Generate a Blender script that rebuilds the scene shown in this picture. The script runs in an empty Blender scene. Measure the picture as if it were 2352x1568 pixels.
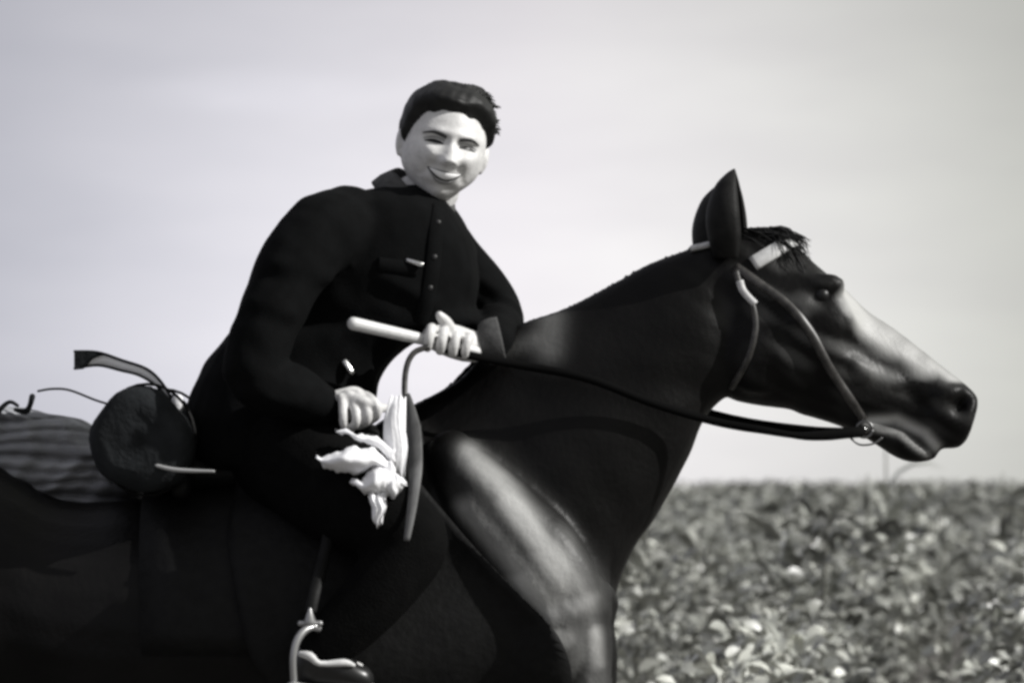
import bpy, math, random
import numpy as np
from mathutils import Vector, Matrix
from mathutils.bvhtree import BVHTree

random.seed(7)
RNG = np.random.default_rng(11)
SC = bpy.context.scene
COL = SC.collection

# ------------------------------------------------------------------ camera, sky, sun, exposure
DIST, EYE = 7.0, 1.30            # metres from the horse's mid plane, height of the lens
SCALE = 470.0                    # picture pixels (1024 wide) per metre at the mid plane
HORIZON = 495.0                  # picture row of the horizon
cam = bpy.data.cameras.new('camera')
cam.sensor_width = 36.0
cam.lens = 36.0 * SCALE * DIST / 1024.0
cam.shift_y = (HORIZON - 341.0) / 1024.0
cam.clip_start, cam.clip_end = 0.1, 6000.0
cam.dof.use_dof = True
cam.dof.focus_distance = DIST - 0.1
cam.dof.aperture_fstop = 4.5
camo = bpy.data.objects.new('camera', cam)
camo.location = (0, -DIST, EYE)
camo.rotation_euler = (math.radians(90), 0, 0)
COL.objects.link(camo)
SC.camera = camo

SUN_DIR = Vector((0.84, -0.22, 0.60)).normalized()      # towards the sun
SUN_EL = math.asin(SUN_DIR.z)
SUN_AZ = math.atan2(SUN_DIR.x, SUN_DIR.y)               # from +Y towards +X
world = bpy.data.worlds.new('World')
SC.world = world
world.use_nodes = True
nt = world.node_tree
nt.nodes.clear()
def N(t, **kw):
    n = nt.nodes.new(t)
    for k, v in kw.items():
        setattr(n, k, v)
    return n
def L(a, b):
    nt.links.new(a, b)
sky = N('ShaderNodeTexSky', sky_type='NISHITA', sun_disc=False)
sky.sun_elevation = SUN_EL
sky.sun_rotation = SUN_AZ
sky.air_density, sky.dust_density, sky.ozone_density = 1.0, 1.0, 1.0
hs = N('ShaderNodeHueSaturation')
hs.inputs['Saturation'].default_value = 0.05
L(sky.outputs[0], hs.inputs['Color'])
tc = N('ShaderNodeTexCoord')
# thin overcast: a bright veil low in the sky, thinning upwards, with faint streaks of cloud
dot = N('ShaderNodeVectorMath', operation='DOT_PRODUCT')
gd = Vector((0.008, 1.0, 0.030)).normalized()
dot.inputs[1].default_value = gd
nrm = N('ShaderNodeVectorMath', operation='NORMALIZE')
L(tc.outputs['Generated'], nrm.inputs[0])
L(nrm.outputs[0], dot.inputs[0])
ac = N('ShaderNodeMath', operation='ARCCOSINE')
L(dot.outputs['Value'], ac.inputs[0])
mr = N('ShaderNodeMapRange', interpolation_type='SMOOTHSTEP')
mr.inputs['From Min'].default_value = 0.03
mr.inputs['From Max'].default_value = 0.235
mr.inputs['To Min'].default_value = 1.0
mr.inputs['To Max'].default_value = 0.50
L(ac.outputs[0], mr.inputs['Value'])
mp = N('ShaderNodeMapping')
mp.inputs['Scale'].default_value = (9.0, 9.0, 34.0)
L(nrm.outputs[0], mp.inputs[0])
nz = N('ShaderNodeTexNoise')
nz.inputs['Scale'].default_value = 1.0
nz.inputs['Detail'].default_value = 4.0
nz.inputs['Roughness'].default_value = 0.5
L(mp.outputs[0], nz.inputs['Vector'])
nr = N('ShaderNodeMapRange')
nr.inputs['From Min'].default_value = 0.3
nr.inputs['From Max'].default_value = 0.7
nr.inputs['To Min'].default_value = 0.95
nr.inputs['To Max'].default_value = 1.06
L(nz.outputs['Fac'], nr.inputs['Value'])
mul = N('ShaderNodeMath', operation='MULTIPLY')
L(mr.outputs[0], mul.inputs[0]); L(nr.outputs[0], mul.inputs[1])
# one faint thin cloud high on the left
cs = N('ShaderNodeVectorMath', operation='SUBTRACT'); L(nrm.outputs[0], cs.inputs[0])
cs.inputs[1].default_value = (-0.068, 0.99, 0.121)
cm = N('ShaderNodeMapping'); cm.inputs['Scale'].default_value = (22.0, 0.0, 120.0); cm.inputs['Rotation'].default_value = (0, math.radians(7), 0)
L(cs.outputs[0], cm.inputs[0])
cl_ = N('ShaderNodeVectorMath', operation='LENGTH'); L(cm.outputs[0], cl_.inputs[0])
cf_ = N('ShaderNodeMapRange', interpolation_type='SMOOTHSTEP')
cf_.inputs['From Min'].default_value, cf_.inputs['From Max'].default_value = 0.2, 1.2
cf_.inputs['To Min'].default_value, cf_.inputs['To Max'].default_value = 0.13, 0.0
L(cl_.outputs['Value'], cf_.inputs['Value'])
cn_ = N('ShaderNodeMath', operation='MULTIPLY'); L(cf_.outputs[0], cn_.inputs[0]); L(nz.outputs['Fac'], cn_.inputs[1])
mul0 = mul
mul = N('ShaderNodeMath', operation='ADD'); L(mul0.outputs[0], mul.inputs[0]); L(cn_.outputs[0], mul.inputs[1])
# film-stock tint that drifts slowly over the sky
sx = N('ShaderNodeSeparateXYZ'); L(nrm.outputs[0], sx.inputs[0])
wob = N('ShaderNodeMath', operation='MULTIPLY_ADD')
L(nz.outputs['Fac'], wob.inputs[0]); wob.inputs[1].default_value = 0.08
L(sx.outputs[0], wob.inputs[2])
tm = N('ShaderNodeMapRange')
tm.inputs['From Min'].default_value, tm.inputs['From Max'].default_value = -0.13, 0.21
L(wob.outputs[0], tm.inputs['Value'])
cr = N('ShaderNodeValToRGB')
e = cr.color_ramp.elements
e[0].position, e[0].color = 0.0, (0.945, 0.96, 1.06, 1)
e[1].position, e[1].color = 1.0, (0.985, 1.0, 0.925, 1)
e2 = e.new(0.5); e2.color = (1.0, 0.975, 1.0, 1)
L(tm.outputs[0], cr.inputs[0])
mx = N('ShaderNodeVectorMath', operation='SCALE')
veil = N('ShaderNodeMix', data_type='RGBA')          # overcast veil over the blue sky
veil.inputs['Factor'].default_value = 0.72
veil.inputs['B'].default_value = (10.7, 10.6, 10.75, 1)
L(hs.outputs[0], veil.inputs['A'])
L(veil.outputs['Result'], mx.inputs[0]); L(mul.outputs[0], mx.inputs['Scale'])
mt = N('ShaderNodeVectorMath', operation='MULTIPLY')
L(mx.outputs[0], mt.inputs[0]); L(cr.outputs[0], mt.inputs[1])
bg = N('ShaderNodeBackground')
bg.inputs['Strength'].default_value = 0.10
L(mt.outputs[0], bg.inputs['Color'])
wo = N('ShaderNodeOutputWorld')
L(bg.outputs[0], wo.inputs['Surface'])

sl = bpy.data.lights.new('sun', 'SUN')
sl.energy = 5.0
sl.angle = math.radians(0.6)
sl.color = (1.0, 0.985, 0.96)
so = bpy.data.objects.new('sun', sl)
so.rotation_euler = SUN_DIR.to_track_quat('Z', 'Y').to_euler()
so.location = SUN_DIR * 30
COL.objects.link(so)

SC.view_settings.view_transform = 'Standard'
SC.view_settings.look = 'None'
SC.view_settings.exposure = 0.0
SC.view_settings.gamma = 1.0
SC.view_settings.use_curve_mapping = False
SC.render.engine = 'CYCLES'
SC.cycles.filter_width = 3.2
SC.cycles.max_bounces = 5
SC.cycles.use_denoising = True

# ------------------------------------------------------------------ helpers
K = SCALE * 2352.0 / 1024.0      # survey units (2352 across the frame) per metre at the mid plane
HZ = HORIZON * 2352.0 / 1024.0
def W(X, Y, y=0.0):
    """survey coordinates at distance y behind the mid plane -> world point"""
    f = (DIST + y) / DIST / K
    return np.array([(X - 1176.0) * f, y, EYE - (Y - HZ) * f])

def cr_interp(a, n):
    """Catmull-Rom through rows of a, n points between neighbours"""
    a = np.asarray(a, float)
    if a.ndim == 1:
        a = a[:, None]
    out = []
    m = len(a)
    for i in range(m - 1):
        p0, p1, p2, p3 = a[max(i - 1, 0)], a[i], a[i + 1], a[min(i + 2, m - 1)]
        for k in range(n):
            t = k / n
            out.append(0.5 * (2 * p1 + (p2 - p0) * t + (2 * p0 - 5 * p1 + 4 * p2 - p3) * t * t + (3 * p1 - p0 - 3 * p2 + p3) * t ** 3))
    out.append(a[-1])
    return np.array(out)

class MB:
    def __init__(s):
        s.v, s.f = [], []
        s.n = 0
    def add(s, v, f):
        v = np.asarray(v, float)
        s.f += [tuple(i + s.n for i in q) for q in f]
        s.v.append(v)
        s.n += len(v)
    def verts(s):
        return np.concatenate(s.v) if s.v else np.zeros((0, 3))
    def rings(s, rings, cap=True, closed=True):
        n = len(rings[0])
        v = np.concatenate(rings)
        f = []
        for i in range(len(rings) - 1):
            for j in range(n if closed else n - 1):
                k = (j + 1) % n
                f.append((i * n + j, i * n + k, (i + 1) * n + k, (i + 1) * n + j))
        if cap:
            c0, c1 = rings[0].mean(0), rings[-1].mean(0)
            v = np.concatenate([v, [c0, c1]])
            a, b = len(v) - 2, len(v) - 1
            o = (len(rings) - 1) * n
            for j in range(n):
                k = (j + 1) % n
                f.append((a, k, j))
                f.append((b, o + j, o + k))
        s.add(v, f)
    def tube(s, pts, rad, n=10, sub=1, flat=1.0, round_ends=True, flat_axis=None):
        pts = np.asarray(pts, float)
        rad = np.broadcast_to(np.asarray(rad, float), (len(pts),)).copy()
        if sub > 1:
            rad = cr_interp(rad, sub)[:, 0]
            pts = cr_interp(pts, sub)
        t = np.gradient(pts, axis=0)
        t /= np.linalg.norm(t, axis=1)[:, None] + 1e-12
        up = np.array([0.0, 1.0, 0.0]) if flat_axis is None else np.asarray(flat_axis, float)
        if abs(t[0] @ up) > 0.9:
            up = np.array([0.0, 0.0, 1.0])
        rings = []
        u = up - t[0] * (up @ t[0]); u /= np.linalg.norm(u)
        fr = []
        for i in range(len(pts)):
            u = u - t[i] * (u @ t[i]); u /= np.linalg.norm(u) + 1e-12
            fr.append((u.copy(), np.cross(t[i], u)))
        ang = np.linspace(0, 2 * math.pi, n, endpoint=False)
        def ring(c, r, uu, vv):
            return c + r * (np.cos(ang)[:, None] * uu * flat + np.sin(ang)[:, None] * vv)
        if round_ends:
            for a in (80, 50, 25):
                a = math.radians(a)
                rings.append(ring(pts[0] - t[0] * rad[0] * math.sin(a), rad[0] * math.cos(a), *fr[0]))
        for i in range(len(pts)):
            rings.append(ring(pts[i], rad[i], *fr[i]))
        if round_ends:
            for a in (25, 50, 80):
                a = math.radians(a)
                rings.append(ring(pts[-1] + t[-1] * rad[-1] * math.sin(a), rad[-1] * math.cos(a), *fr[-1]))
        s.rings(rings)
    def ball(s, c, r, n=14, m=10, R=None):
        c = np.asarray(c, float)
        r = np.broadcast_to(np.asarray(r, float), (3,))
        rings = []
        for i in range(1, m):
            a = math.pi * i / m
            ang = np.linspace(0, 2 * math.pi, n, endpoint=False)
            p = np.stack([np.cos(ang) * math.sin(a), np.sin(ang) * math.sin(a), np.full(n, math.cos(a))], 1) * r
            if R is not None:
                p = p @ np.asarray(R).T
            rings.append(p + c)
        s.rings(rings)
    def ribbon(s, pts, nrm, width, thick, lift=0.0):
        pts = np.asarray(pts, float); nrm = np.asarray(nrm, float)
        width = np.broadcast_to(np.asarray(width, float), (len(pts),))
        t = np.gradient(pts, axis=0); t /= np.linalg.norm(t, axis=1)[:, None] + 1e-12
        rings = []
        for p, n_, tt, w in zip(pts, nrm, t, width):
            n_ = n_ - tt * (n_ @ tt); n_ /= np.linalg.norm(n_) + 1e-12
            b = np.cross(n_, tt)
            lo, hi = p + n_ * (lift - thick * 0.3), p + n_ * (lift + thick)
            rings.append(np.array([lo - b * w / 2, hi - b * w / 2 * 0.86, hi + n_ * thick * 0.2, hi + b * w / 2 * 0.86, lo + b * w / 2]))
        s.rings(rings)

def to_mesh(name, v, f, smooth=True):
    me = bpy.data.meshes.new(name)
    me.from_pydata(np.asarray(v).tolist(), [], f)
    if smooth:
        me.polygons.foreach_set('use_smooth', [True] * len(me.polygons))
    me.update()
    return me

def wloc(o):
    p = Vector((0, 0, 0))
    while o is not None:
        p += o.location
        o = o.parent
    return p

def put(name, v, f, mat, parent=None, smooth=True, label=None, cat=None, group=None, kind=None, base=None):
    """link ONE mesh object; vertices are world coordinates, the origin is the parent's or `base`"""
    v = np.asarray(v, float)
    o = bpy.data.objects.new(name, None if False else to_mesh(name, v * 0, f, smooth))
    org = wloc(parent) if parent is not None else Vector(base or (0, 0, 0))
    o.data.vertices.foreach_set('co', (v - np.array(org)).ravel())
    o.data.update()
    if parent is not None:
        o.parent = parent
    else:
        o.location = org
    for m in (mat if isinstance(mat, (list, tuple)) else [mat]):
        o.data.materials.append(m)
    tag(o, label, cat, group, kind)
    COL.objects.link(o)
    return o
def putb(name, mb, mat, parent=None, **kw):
    return put(name, mb.verts(), mb.f, mat, parent, **kw)
def tag(o, label=None, cat=None, group=None, kind=None):
    for k, v in (('label', label), ('category', cat), ('group', group), ('kind', kind)):
        if v:
            o[k] = v
def thing(name, label, cat, loc=(0, 0, 0), group=None):
    o = bpy.data.objects.new(name, None)
    o.location = loc
    o.empty_display_size = 0.1
    tag(o, label, cat, group)
    COL.objects.link(o)
    return o

def fuse(mb, voxel, smooth=2, fac=0.5):
    """join overlapping closed shapes into one continuous surface; returns a mesh"""
    o = bpy.data.objects.new('fuse', to_mesh('fuse', mb.verts(), mb.f))
    COL.objects.link(o)
    m = o.modifiers.new('r', 'REMESH'); m.mode = 'VOXEL'; m.voxel_size = voxel; m.use_smooth_shade = True
    if smooth:
        s = o.modifiers.new('s', 'SMOOTH'); s.iterations = smooth; s.factor = fac
    dg = bpy.context.evaluated_depsgraph_get()
    dg.update()
    me = bpy.data.meshes.new_from_object(o.evaluated_get(dg))
    bpy.data.objects.remove(o)
    return me
def arrays(me):
    v = np.empty(len(me.vertices) * 3); me.vertices.foreach_get('co', v); v = v.reshape(-1, 3)
    f = [tuple(p.vertices) for p in me.polygons]
    return v, f
def normals(me):
    n = np.empty(len(me.vertices) * 3); me.vertices.foreach_get('normal', n)
    return n.reshape(-1, 3)
def seg_gauss(v, a, b, s):
    """gaussian of the distance to the segment a-b"""
    a, b = np.asarray(a, float), np.asarray(b, float)
    d = b - a
    t = np.clip(((v - a) @ d) / (d @ d + 1e-12), 0, 1)
    q = v - (a + t[:, None] * d)
    return np.exp(-(q * q).sum(1) / (2 * s * s))
def vnoise(v, scale, seed=0):
    """cheap smooth pseudo noise from summed sines, -1..1"""
    r = np.random.default_rng(seed)
    out = np.zeros(len(v))
    for _ in range(7):
        d = r.normal(size=3); d /= np.linalg.norm(d)
        out += np.sin(v @ d * scale * r.uniform(0.6, 1.7) + r.uniform(0, 6.3))
    return out / 4.0

# ------------------------------------------------------------------ materials
def mat(name, col, rough=0.6, spec=0.5, metal=0.0, var=0.0, scale=20.0, bump=0.0, bscale=60.0, stretch=(1, 1, 1), attr=None, sheen=0.0, rnd=0.0):
    m = bpy.data.materials.new(name)
    m.use_nodes = True
    t = m.node_tree
    b = t.nodes['Principled BSDF']
    if isinstance(col, (int, float)):
        col = (col, col, col * 1.0)
    b.inputs['Base Color'].default_value = (*col, 1)
    b.inputs['Roughness'].default_value = rough
    b.inputs['Specular IOR Level'].default_value = spec
    b.inputs['Metallic'].default_value = metal
    if sheen:
        b.inputs['Sheen Weight'].default_value = sheen
        b.inputs['Sheen Roughness'].default_value = 0.4
    tcn = t.nodes.new('ShaderNodeTexCoord')
    mpn = t.nodes.new('ShaderNodeMapping'); mpn.inputs['Scale'].default_value = stretch
    t.links.new(tcn.outputs['Object'], mpn.inputs[0])
    src = None
    if var:
        nzn = t.nodes.new('ShaderNodeTexNoise'); nzn.inputs['Scale'].default_value = scale; nzn.inputs['Detail'].default_value = 5
        t.links.new(mpn.outputs[0], nzn.inputs['Vector'])
        rp = t.nodes.new('ShaderNodeValToRGB')
        rp.color_ramp.elements[0].position = 0.3; rp.color_ramp.elements[1].position = 0.7
        rp.color_ramp.elements[0].color = (*[c * (1 - var) for c in col], 1)
        rp.color_ramp.elements[1].color = (*[min(1, c * (1 + var)) for c in col], 1)
        t.links.new(nzn.outputs['Fac'], rp.inputs[0])
        src = rp.outputs[0]
    if attr:       # pale tones stored with the mesh: coat markings and painted highlights
        at = t.nodes.new('ShaderNodeAttribute'); at.attribute_name = attr
        mixn = t.nodes.new('ShaderNodeMix'); mixn.data_type = 'RGBA'
        t.links.new(at.outputs['Fac'], mixn.inputs['Factor'])
        if src: t.links.new(src, mixn.inputs['A'])
        else: mixn.inputs['A'].default_value = (*col, 1)
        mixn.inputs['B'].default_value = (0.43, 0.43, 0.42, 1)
        src = mixn.outputs['Result']
    if rnd:        # each plant its own depth of colour
        oi = t.nodes.new('ShaderNodeObjectInfo')
        mr_ = t.nodes.new('ShaderNodeMapRange'); mr_.inputs['To Min'].default_value = 1 - rnd; mr_.inputs['To Max'].default_value = 1 + rnd
        t.links.new(oi.outputs['Random'], mr_.inputs['Value'])
        vm = t.nodes.new('ShaderNodeVectorMath'); vm.operation = 'SCALE'
        t.links.new(src, vm.inputs[0]); t.links.new(mr_.outputs[0], vm.inputs['Scale'])
        src = vm.outputs[0]
    if src:
        t.links.new(src, b.inputs['Base Color'])
    if bump:
        n2 = t.nodes.new('ShaderNodeTexNoise'); n2.inputs['Scale'].default_value = bscale; n2.inputs['Detail'].default_value = 4
        t.links.new(mpn.outputs[0], n2.inputs['Vector'])
        bn = t.nodes.new('ShaderNodeBump'); bn.inputs['Strength'].default_value = bump; bn.inputs['Distance'].default_value = 0.01
        t.links.new(n2.outputs['Fac'], bn.inputs['Height'])
        t.links.new(bn.outputs[0], b.inputs['Normal'])
    return m

M_coat = mat('horse_coat', (0.0045, 0.0043, 0.0042), rough=0.42, spec=0.12, var=0.4, scale=14, bump=0.16, bscale=130, stretch=(.6, 1, .5), attr='marking_and_highlight')
M_coat_ear = mat('ear_hair', (0.009, 0.0088, 0.0085), rough=0.6, spec=0.15, var=0.4, scale=40, bump=0.15, bscale=200)
M_hair = mat('horse_hair', 0.008, rough=0.55, spec=0.25, var=0.4, scale=60)
M_hoof = mat('hoof', 0.04, rough=0.5, var=0.3)
M_eye = mat('dark_eye', 0.008, rough=0.4, spec=.3)
M_leather = mat('dark_leather', (0.005, 0.005, 0.005), rough=0.6, spec=0.15, var=0.3, scale=40, bump=0.2)
M_strap = mat('bridle_leather', (0.035, 0.033, 0.031), rough=0.4, spec=0.5, var=0.7, scale=50)
M_brow = mat('pale_leather', 0.55, rough=0.5, var=0.15, scale=60)
M_metal = mat('bright_metal', 0.62, rough=0.25, metal=1.0, var=0.2, scale=80)
M_button = mat('horn_button', .02, .4)
M_iron = mat('stirrup_iron', 0.33, rough=0.35, metal=.6, spec=.6)
M_dullmetal = mat('dull_metal', 0.16, rough=0.4, metal=1.0)
M_rein = mat('rein_leather', 0.004, rough=0.8, spec=0.03)
M_paler = mat('worn_strap', 0.11, rough=0.7, spec=0.2, var=0.6, scale=18, stretch=(1, 1, .4))
M_jacket = mat('black_cotton', (0.0026, 0.0028, 0.003), rough=0.9, spec=0.08, var=0.3, scale=30, bump=0.15, bscale=220)
M_collar = mat('grey_collar', 0.065, rough=0.85, spec=0.3, var=0.25, scale=60, bump=0.2, bscale=200)
M_trouser = mat('dark_trousers', 0.003, rough=0.9, spec=0.06, var=0.3, scale=30, bump=0.3, bscale=200)
M_skin = mat('skin', (0.60, 0.595, 0.59), rough=0.5, spec=0.4, var=0.14, scale=45, bump=0.12, bscale=130)
M_lid = mat('eyelid_skin', 0.30, rough=0.5)
M_mouth = mat('mouth_inside', 0.04, rough=0.5)
M_lip = mat('lips', 0.30, rough=0.45)
M_teeth = mat('teeth', 0.92, rough=0.3)
M_brows = mat('eyebrow_hair', 0.035, rough=0.7)
M_mhair = mat('black_hair', 0.008, rough=0.55, spec=0.3, var=0.4, scale=90)
M_cloth = mat('white_cloth', (0.84, 0.84, 0.86), rough=0.85, var=0.08, scale=14, bump=0.2, bscale=70)
M_mat = mat('grey_mat', (0.23, 0.235, 0.25), rough=0.9, spec=0.1, var=0.55, scale=7, stretch=(.5, 1, 5), bump=0.3, bscale=60)
M_roll = mat('bedroll_cloth', (0.017, 0.0185, 0.020), rough=0.95, spec=0.1, var=0.3, scale=16, bump=0.4, bscale=70)
M_wood = mat('pale_wood', 0.62, rough=0.5, var=0.12, scale=30, stretch=(1, 8, 8))
M_leaf = mat('crop_leaf', (0.20, 0.205, 0.185), rough=0.40, spec=0.7, var=0.6, scale=5, rnd=.6)
M_leaf2 = mat('crop_leaf_pale', (0.37, 0.375, 0.34), rough=0.45, spec=0.6, var=0.5, scale=5, rnd=.5)
M_leafm = mat('crop_leaf_far', (0.25, 0.255, 0.23), rough=0.45, spec=0.6, var=0.65, scale=4)
M_stem = mat('crop_stem', (0.12, 0.12, 0.10), rough=0.6, var=0.3)
M_bush = mat('bush_leaf', (0.26, 0.265, 0.275), rough=0.8, spec=0.1, var=0.3, scale=3)
M_bark = mat('bush_bark', (0.06, 0.058, 0.055), rough=0.8, var=0.3)
M_soil = mat('field_soil', (0.15, 0.145, 0.135), rough=0.95, spec=0.1, var=0.4, scale=1.5, bump=0.5, bscale=8)

# ------------------------------------------------------------------ ground
n = 60
gx = np.sign(np.linspace(-1, 1, n)) * np.abs(np.linspace(-1, 1, n)) ** 3 * 2500
gy = -40 + np.linspace(0, 1, n) ** 3 * 4000
GX, GY = np.meshgrid(gx, gy, indexing='ij')
GV = np.stack([GX.ravel(), GY.ravel(), np.zeros(n * n)], 1)
GF = [(i * n + j, (i + 1) * n + j, (i + 1) * n + j + 1, i * n + j + 1) for i in range(n - 1) for j in range(n - 1)]
put('ground', GV, GF, M_soil, kind='structure', label='bare field soil under the horse and the crop')

# ------------------------------------------------------------------ HORSE
def TB(T, B, w, k=0.0, y0=0.0, e=2.2, n=28):
    """ring between a top and a bottom survey point, half width w (m); k narrows the top"""
    t = np.linspace(0, 2 * math.pi, n, endpoint=False)
    T3, B3 = W(T[0], T[1], y0), W(B[0], B[1], y0)
    c, h = (T3 + B3) / 2, (T3 - B3) / 2
    ct, st = np.cos(t), np.sin(t)
    cs = np.sign(ct) * np.abs(ct) ** (2 / e)
    ss = np.sign(st) * np.abs(st) ** (2 / e)
    return c + cs[:, None] * h + (ss * w * (1 - k * ct))[:, None] * np.array([0, 1, 0])
def tb_loft(mb, rows, sub=4, e=2.2):
    a = cr_interp(np.array(rows, float), sub)
    mb.rings([TB(r[0:2], r[2:4], max(r[4], 0.004), r[5], e=e) for r in a])

hb = MB()
tb_loft(hb, [  # trunk, rump to breast: top x,y  bottom x,y  half width  narrowing of the top
    (-350, 1210, -345, 1320, .05, 0), (-305, 1090, -300, 1480, .17, .1), (-200, 1030, -180, 1600, .23, .15), (-80, 1030, -60, 1650, .25, .15),
    (40, 1088, 60, 1665, .25, .1), (150, 1146, 170, 1680, .265, .1), (350, 1140, 380, 1715, .285, .1), (600, 1090, 600, 1730, .285, .15),
    (800, 1010, 800, 1725, .265, .3), (940, 935, 980, 1700, .235, .45), (1060, 985, 1130, 1640, .225, .4), (1180, 1060, 1240, 1580, .20, .2),
    (1290, 1130, 1330, 1520, .17, .1), (1375, 1220, 1385, 1450, .12, 0), (1412, 1290, 1412, 1380, .05, 0)])
tb_loft(hb, [  # neck
    (900, 950, 1330, 1480, .14, .3), (955, 922, 1392, 1420, .145, .4), (1055, 868, 1432, 1310, .13, .4), (1130, 790, 1462, 1250, .115, .35), (1205, 738, 1500, 1200, .11, .35), (1300, 705, 1540, 1130, .10, .3),
    (1400, 655, 1580, 1050, .092, .25), (1480, 610, 1618, 965, .085, .2), (1560, 578, 1660, 918, .078, .15), (1630, 556, 1730, 880, .07, .1), (1680, 570, 1760, 820, .05, 0)], e=2.0)
tb_loft(hb, [  # skull and upper jaw
    (1600, 590, 1640, 720, .04, 0), (1660, 548, 1640, 840, .065, .1), (1740, 522, 1668, 910, .078, .15), (1810, 545, 1735, 932, .086, .1), (1870, 605, 1800, 940, .094, -.1),
    (1945, 668, 1865, 952, .092, -.15), (1992, 712, 1920, 965, .07, .1), (2050, 750, 1975, 972, .056, .1), (2110, 797, 2035, 972, .048, .1), (2165, 840, 2085, 985, .047, 0), (2215, 878, 2130, 1012, .050, -.1),
    (2245, 908, 2165, 1030, .048, -.1), (2247, 935, 2200, 1030, .04, 0), (2238, 965, 2222, 1010, .02, 0)], e=2.15)
tb_loft(hb, [  # lower jaw and chin
    (1840, 900, 1830, 950, .04, 0), (1925, 930, 1915, 972, .040, 0), (1990, 955, 1972, 996, .036, 0), (2045, 968, 2016, 1024, .036, 0), (2090, 985, 2058, 1052, .038, 0), (2130, 1008, 2100, 1064, .034, 0), (2162, 1030, 2148, 1056, .016, 0)], sub=3)
for s in (-1, 1):      # shoulder blade, upper arm, cheek, brow, ears, legs on both sides
    hb.tube([W(1035, 1045, s * .12), W(1130, 1165, s * .15), W(1245, 1300, s * .165), W(1330, 1400, s * .155)], [.055, .095, .11, .080], n=18, sub=4)
    hb.tube([W(1352, 1375, s * .15), W(1280, 1470, s * .17), W(1235, 1550, s * .165)], [.068, .082, .07], n=16, sub=4)
    hb.ball(W(1735, 800, s * .055), (.085, .032, .10))
    hb.ball(W(1890, 655, s * .062), (.05, .022, .026))
def leg(mb, pts, rad, s):
    mb.tube([W(x, y, yy) for x, y, yy in pts], rad, n=14, sub=5)
# fore legs: elbow, knee, fetlock, hoof (a walk: near leg planted, far leg back)
leg(hb, [(1300, 1400, -.16), (1345, 1520, -.15), (1350, 1700, -.14), (1352, 1880, -.135), (1356, 1990, -.135), (1352, 2230, -.13), (1352, 2340, -.13), (1385, 2440, -.13)], [.10, .068, .052, .048, .034, .036, .032, .034], -1)
leg(hb, [(1240, 1450, .16), (1250, 1560, .15), (1215, 1730, .14), (1190, 1890, .135), (1165, 1980, .135), (1065, 2200, .13), (1030, 2300, .13), (1035, 2430, .13)], [.10, .075, .056, .048, .034, .036, .032, .034], 1)
for s, dx in ((-1, 0), (1, 150)):
    leg(hb, [(-200 + dx * .3, 1280, s * .14), (-170 + dx * .4, 1480, s * .16), (-130 + dx * .6, 1620, s * .16), (-150 + dx, 1800, s * .14), (-205 + dx, 1960, s * .13), (-195 + dx, 2090, s * .13), (-165 + dx, 2290, s * .13), (-150 + dx, 2370, s * .13), (-115 + dx, 2450, s * .13)], [.17, .15, .10, .075, .05, .038, .038, .033, .034], s)
me = fuse(hb, 0.0075, smooth=7, fac=0.5)
hv, hf = arrays(me)
hn = normals(me)
d = np.zeros(len(hv))
for s in (-1, 1):
    R_ = lambda a, b, amp, sg: amp * seg_gauss(hv, W(*a), W(*b), sg)
    d += R_((1090, 1075, s * .18), (1350, 1340, s * .22), .012, .026)         # ridge of the shoulder blade
    d += R_((1010, 1130, s * .22), (1250, 1420, s * .22), .012, .035)        # muscle behind it
    d -= R_((1060, 1130, s * .2), (1300, 1380, s * .24), .010, .014)         # groove between the two
    d -= R_((1190, 1050, s * .12), (1400, 1310, s * .15), .014, .040)        # hollow before the shoulder
    d -= R_((1660, 660, s * .08), (1690, 900, s * .07), .010, .022)          # behind the cheek
    d += R_((1830, 740, s * .09), (1990, 860, s * .06), .007, .012)          # facial crest
    d -= R_((1870, 760, s * .09), (2030, 850, s * .055), .006, .014)
    d += R_((1690, 640, s * .07), (1840, 700, s * .09), .006, .014)          # cheek bone
    d -= R_((1800, 600, s * .07), (1830, 610, s * .07), .008, .014)          # hollow over the eye
    d -= R_((1880, 678, s * .10), (1896, 678, s * .10), .011, .011)          # eye socket
    d += R_((1870, 655, s * .10), (1930, 664, s * .09), .005, .008)          # upper lid / brow
    d += R_((2165, 905, s * .05), (2205, 890, s * .05), .008, .012)          # nostril flare
    d -= R_((2205, 935, s * .05), (2232, 900, s * .05), .030, .0095)          # nostril
    d -= R_((1990, 972, s * .05), (2070, 985, s * .048), .014, .006)       # mouth
    d -= R_((2070, 985, s * .048), (2150, 1036, s * .035), .016, .006)
    d += R_((2000, 955, s * .05), (2075, 966, s * .05), .007, .006)        # lip edge
    d += R_((2075, 966, s * .05), (2160, 1018, s * .04), .008, .006)
    d += R_((1960, 730, s * .08), (2100, 830, s * .05), .005, .010)          # nasal bone edge
    d -= R_((1950, 775, s * .09), (2080, 862, s * .05), .006, .010)
    d += R_((1970, 830, s * .07), (2060, 880, s * .05), .008, .014)          # muscle to the lip
    d -= R_((2060, 900, s * .05), (2130, 935, s * .05), .006, .011)
    d += R_((1930, 900, s * .06), (2010, 935, s * .05), .005, .009)
    d -= R_((1900, 900, s * .08), (1960, 950, s * .06), .005, .010)
    d += R_((1760, 780, s * .09), (1850, 900, s * .08), .006, .016)          # rim of the jaw muscle
    d -= R_((1800, 760, s * .10), (1890, 880, s * .08), .006, .013)
    d -= R_((1100, 900, s * .14), (1600, 880, s * .08), .006, .030)          # jugular groove
for k in range(5):                                                           # creases of the throat
    pass
d += 0.0018 * vnoise(hv, 26, 3) + 0.0012 * vnoise(hv, 60, 4)
hv = hv + hn * d[:, None]
horse = thing('horse', 'dark horse in profile with white blaze, carrying the rider past the crop field', 'horse', (0, 0, 0))
hbody = put('body', hv, hf, M_coat, horse)
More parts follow.
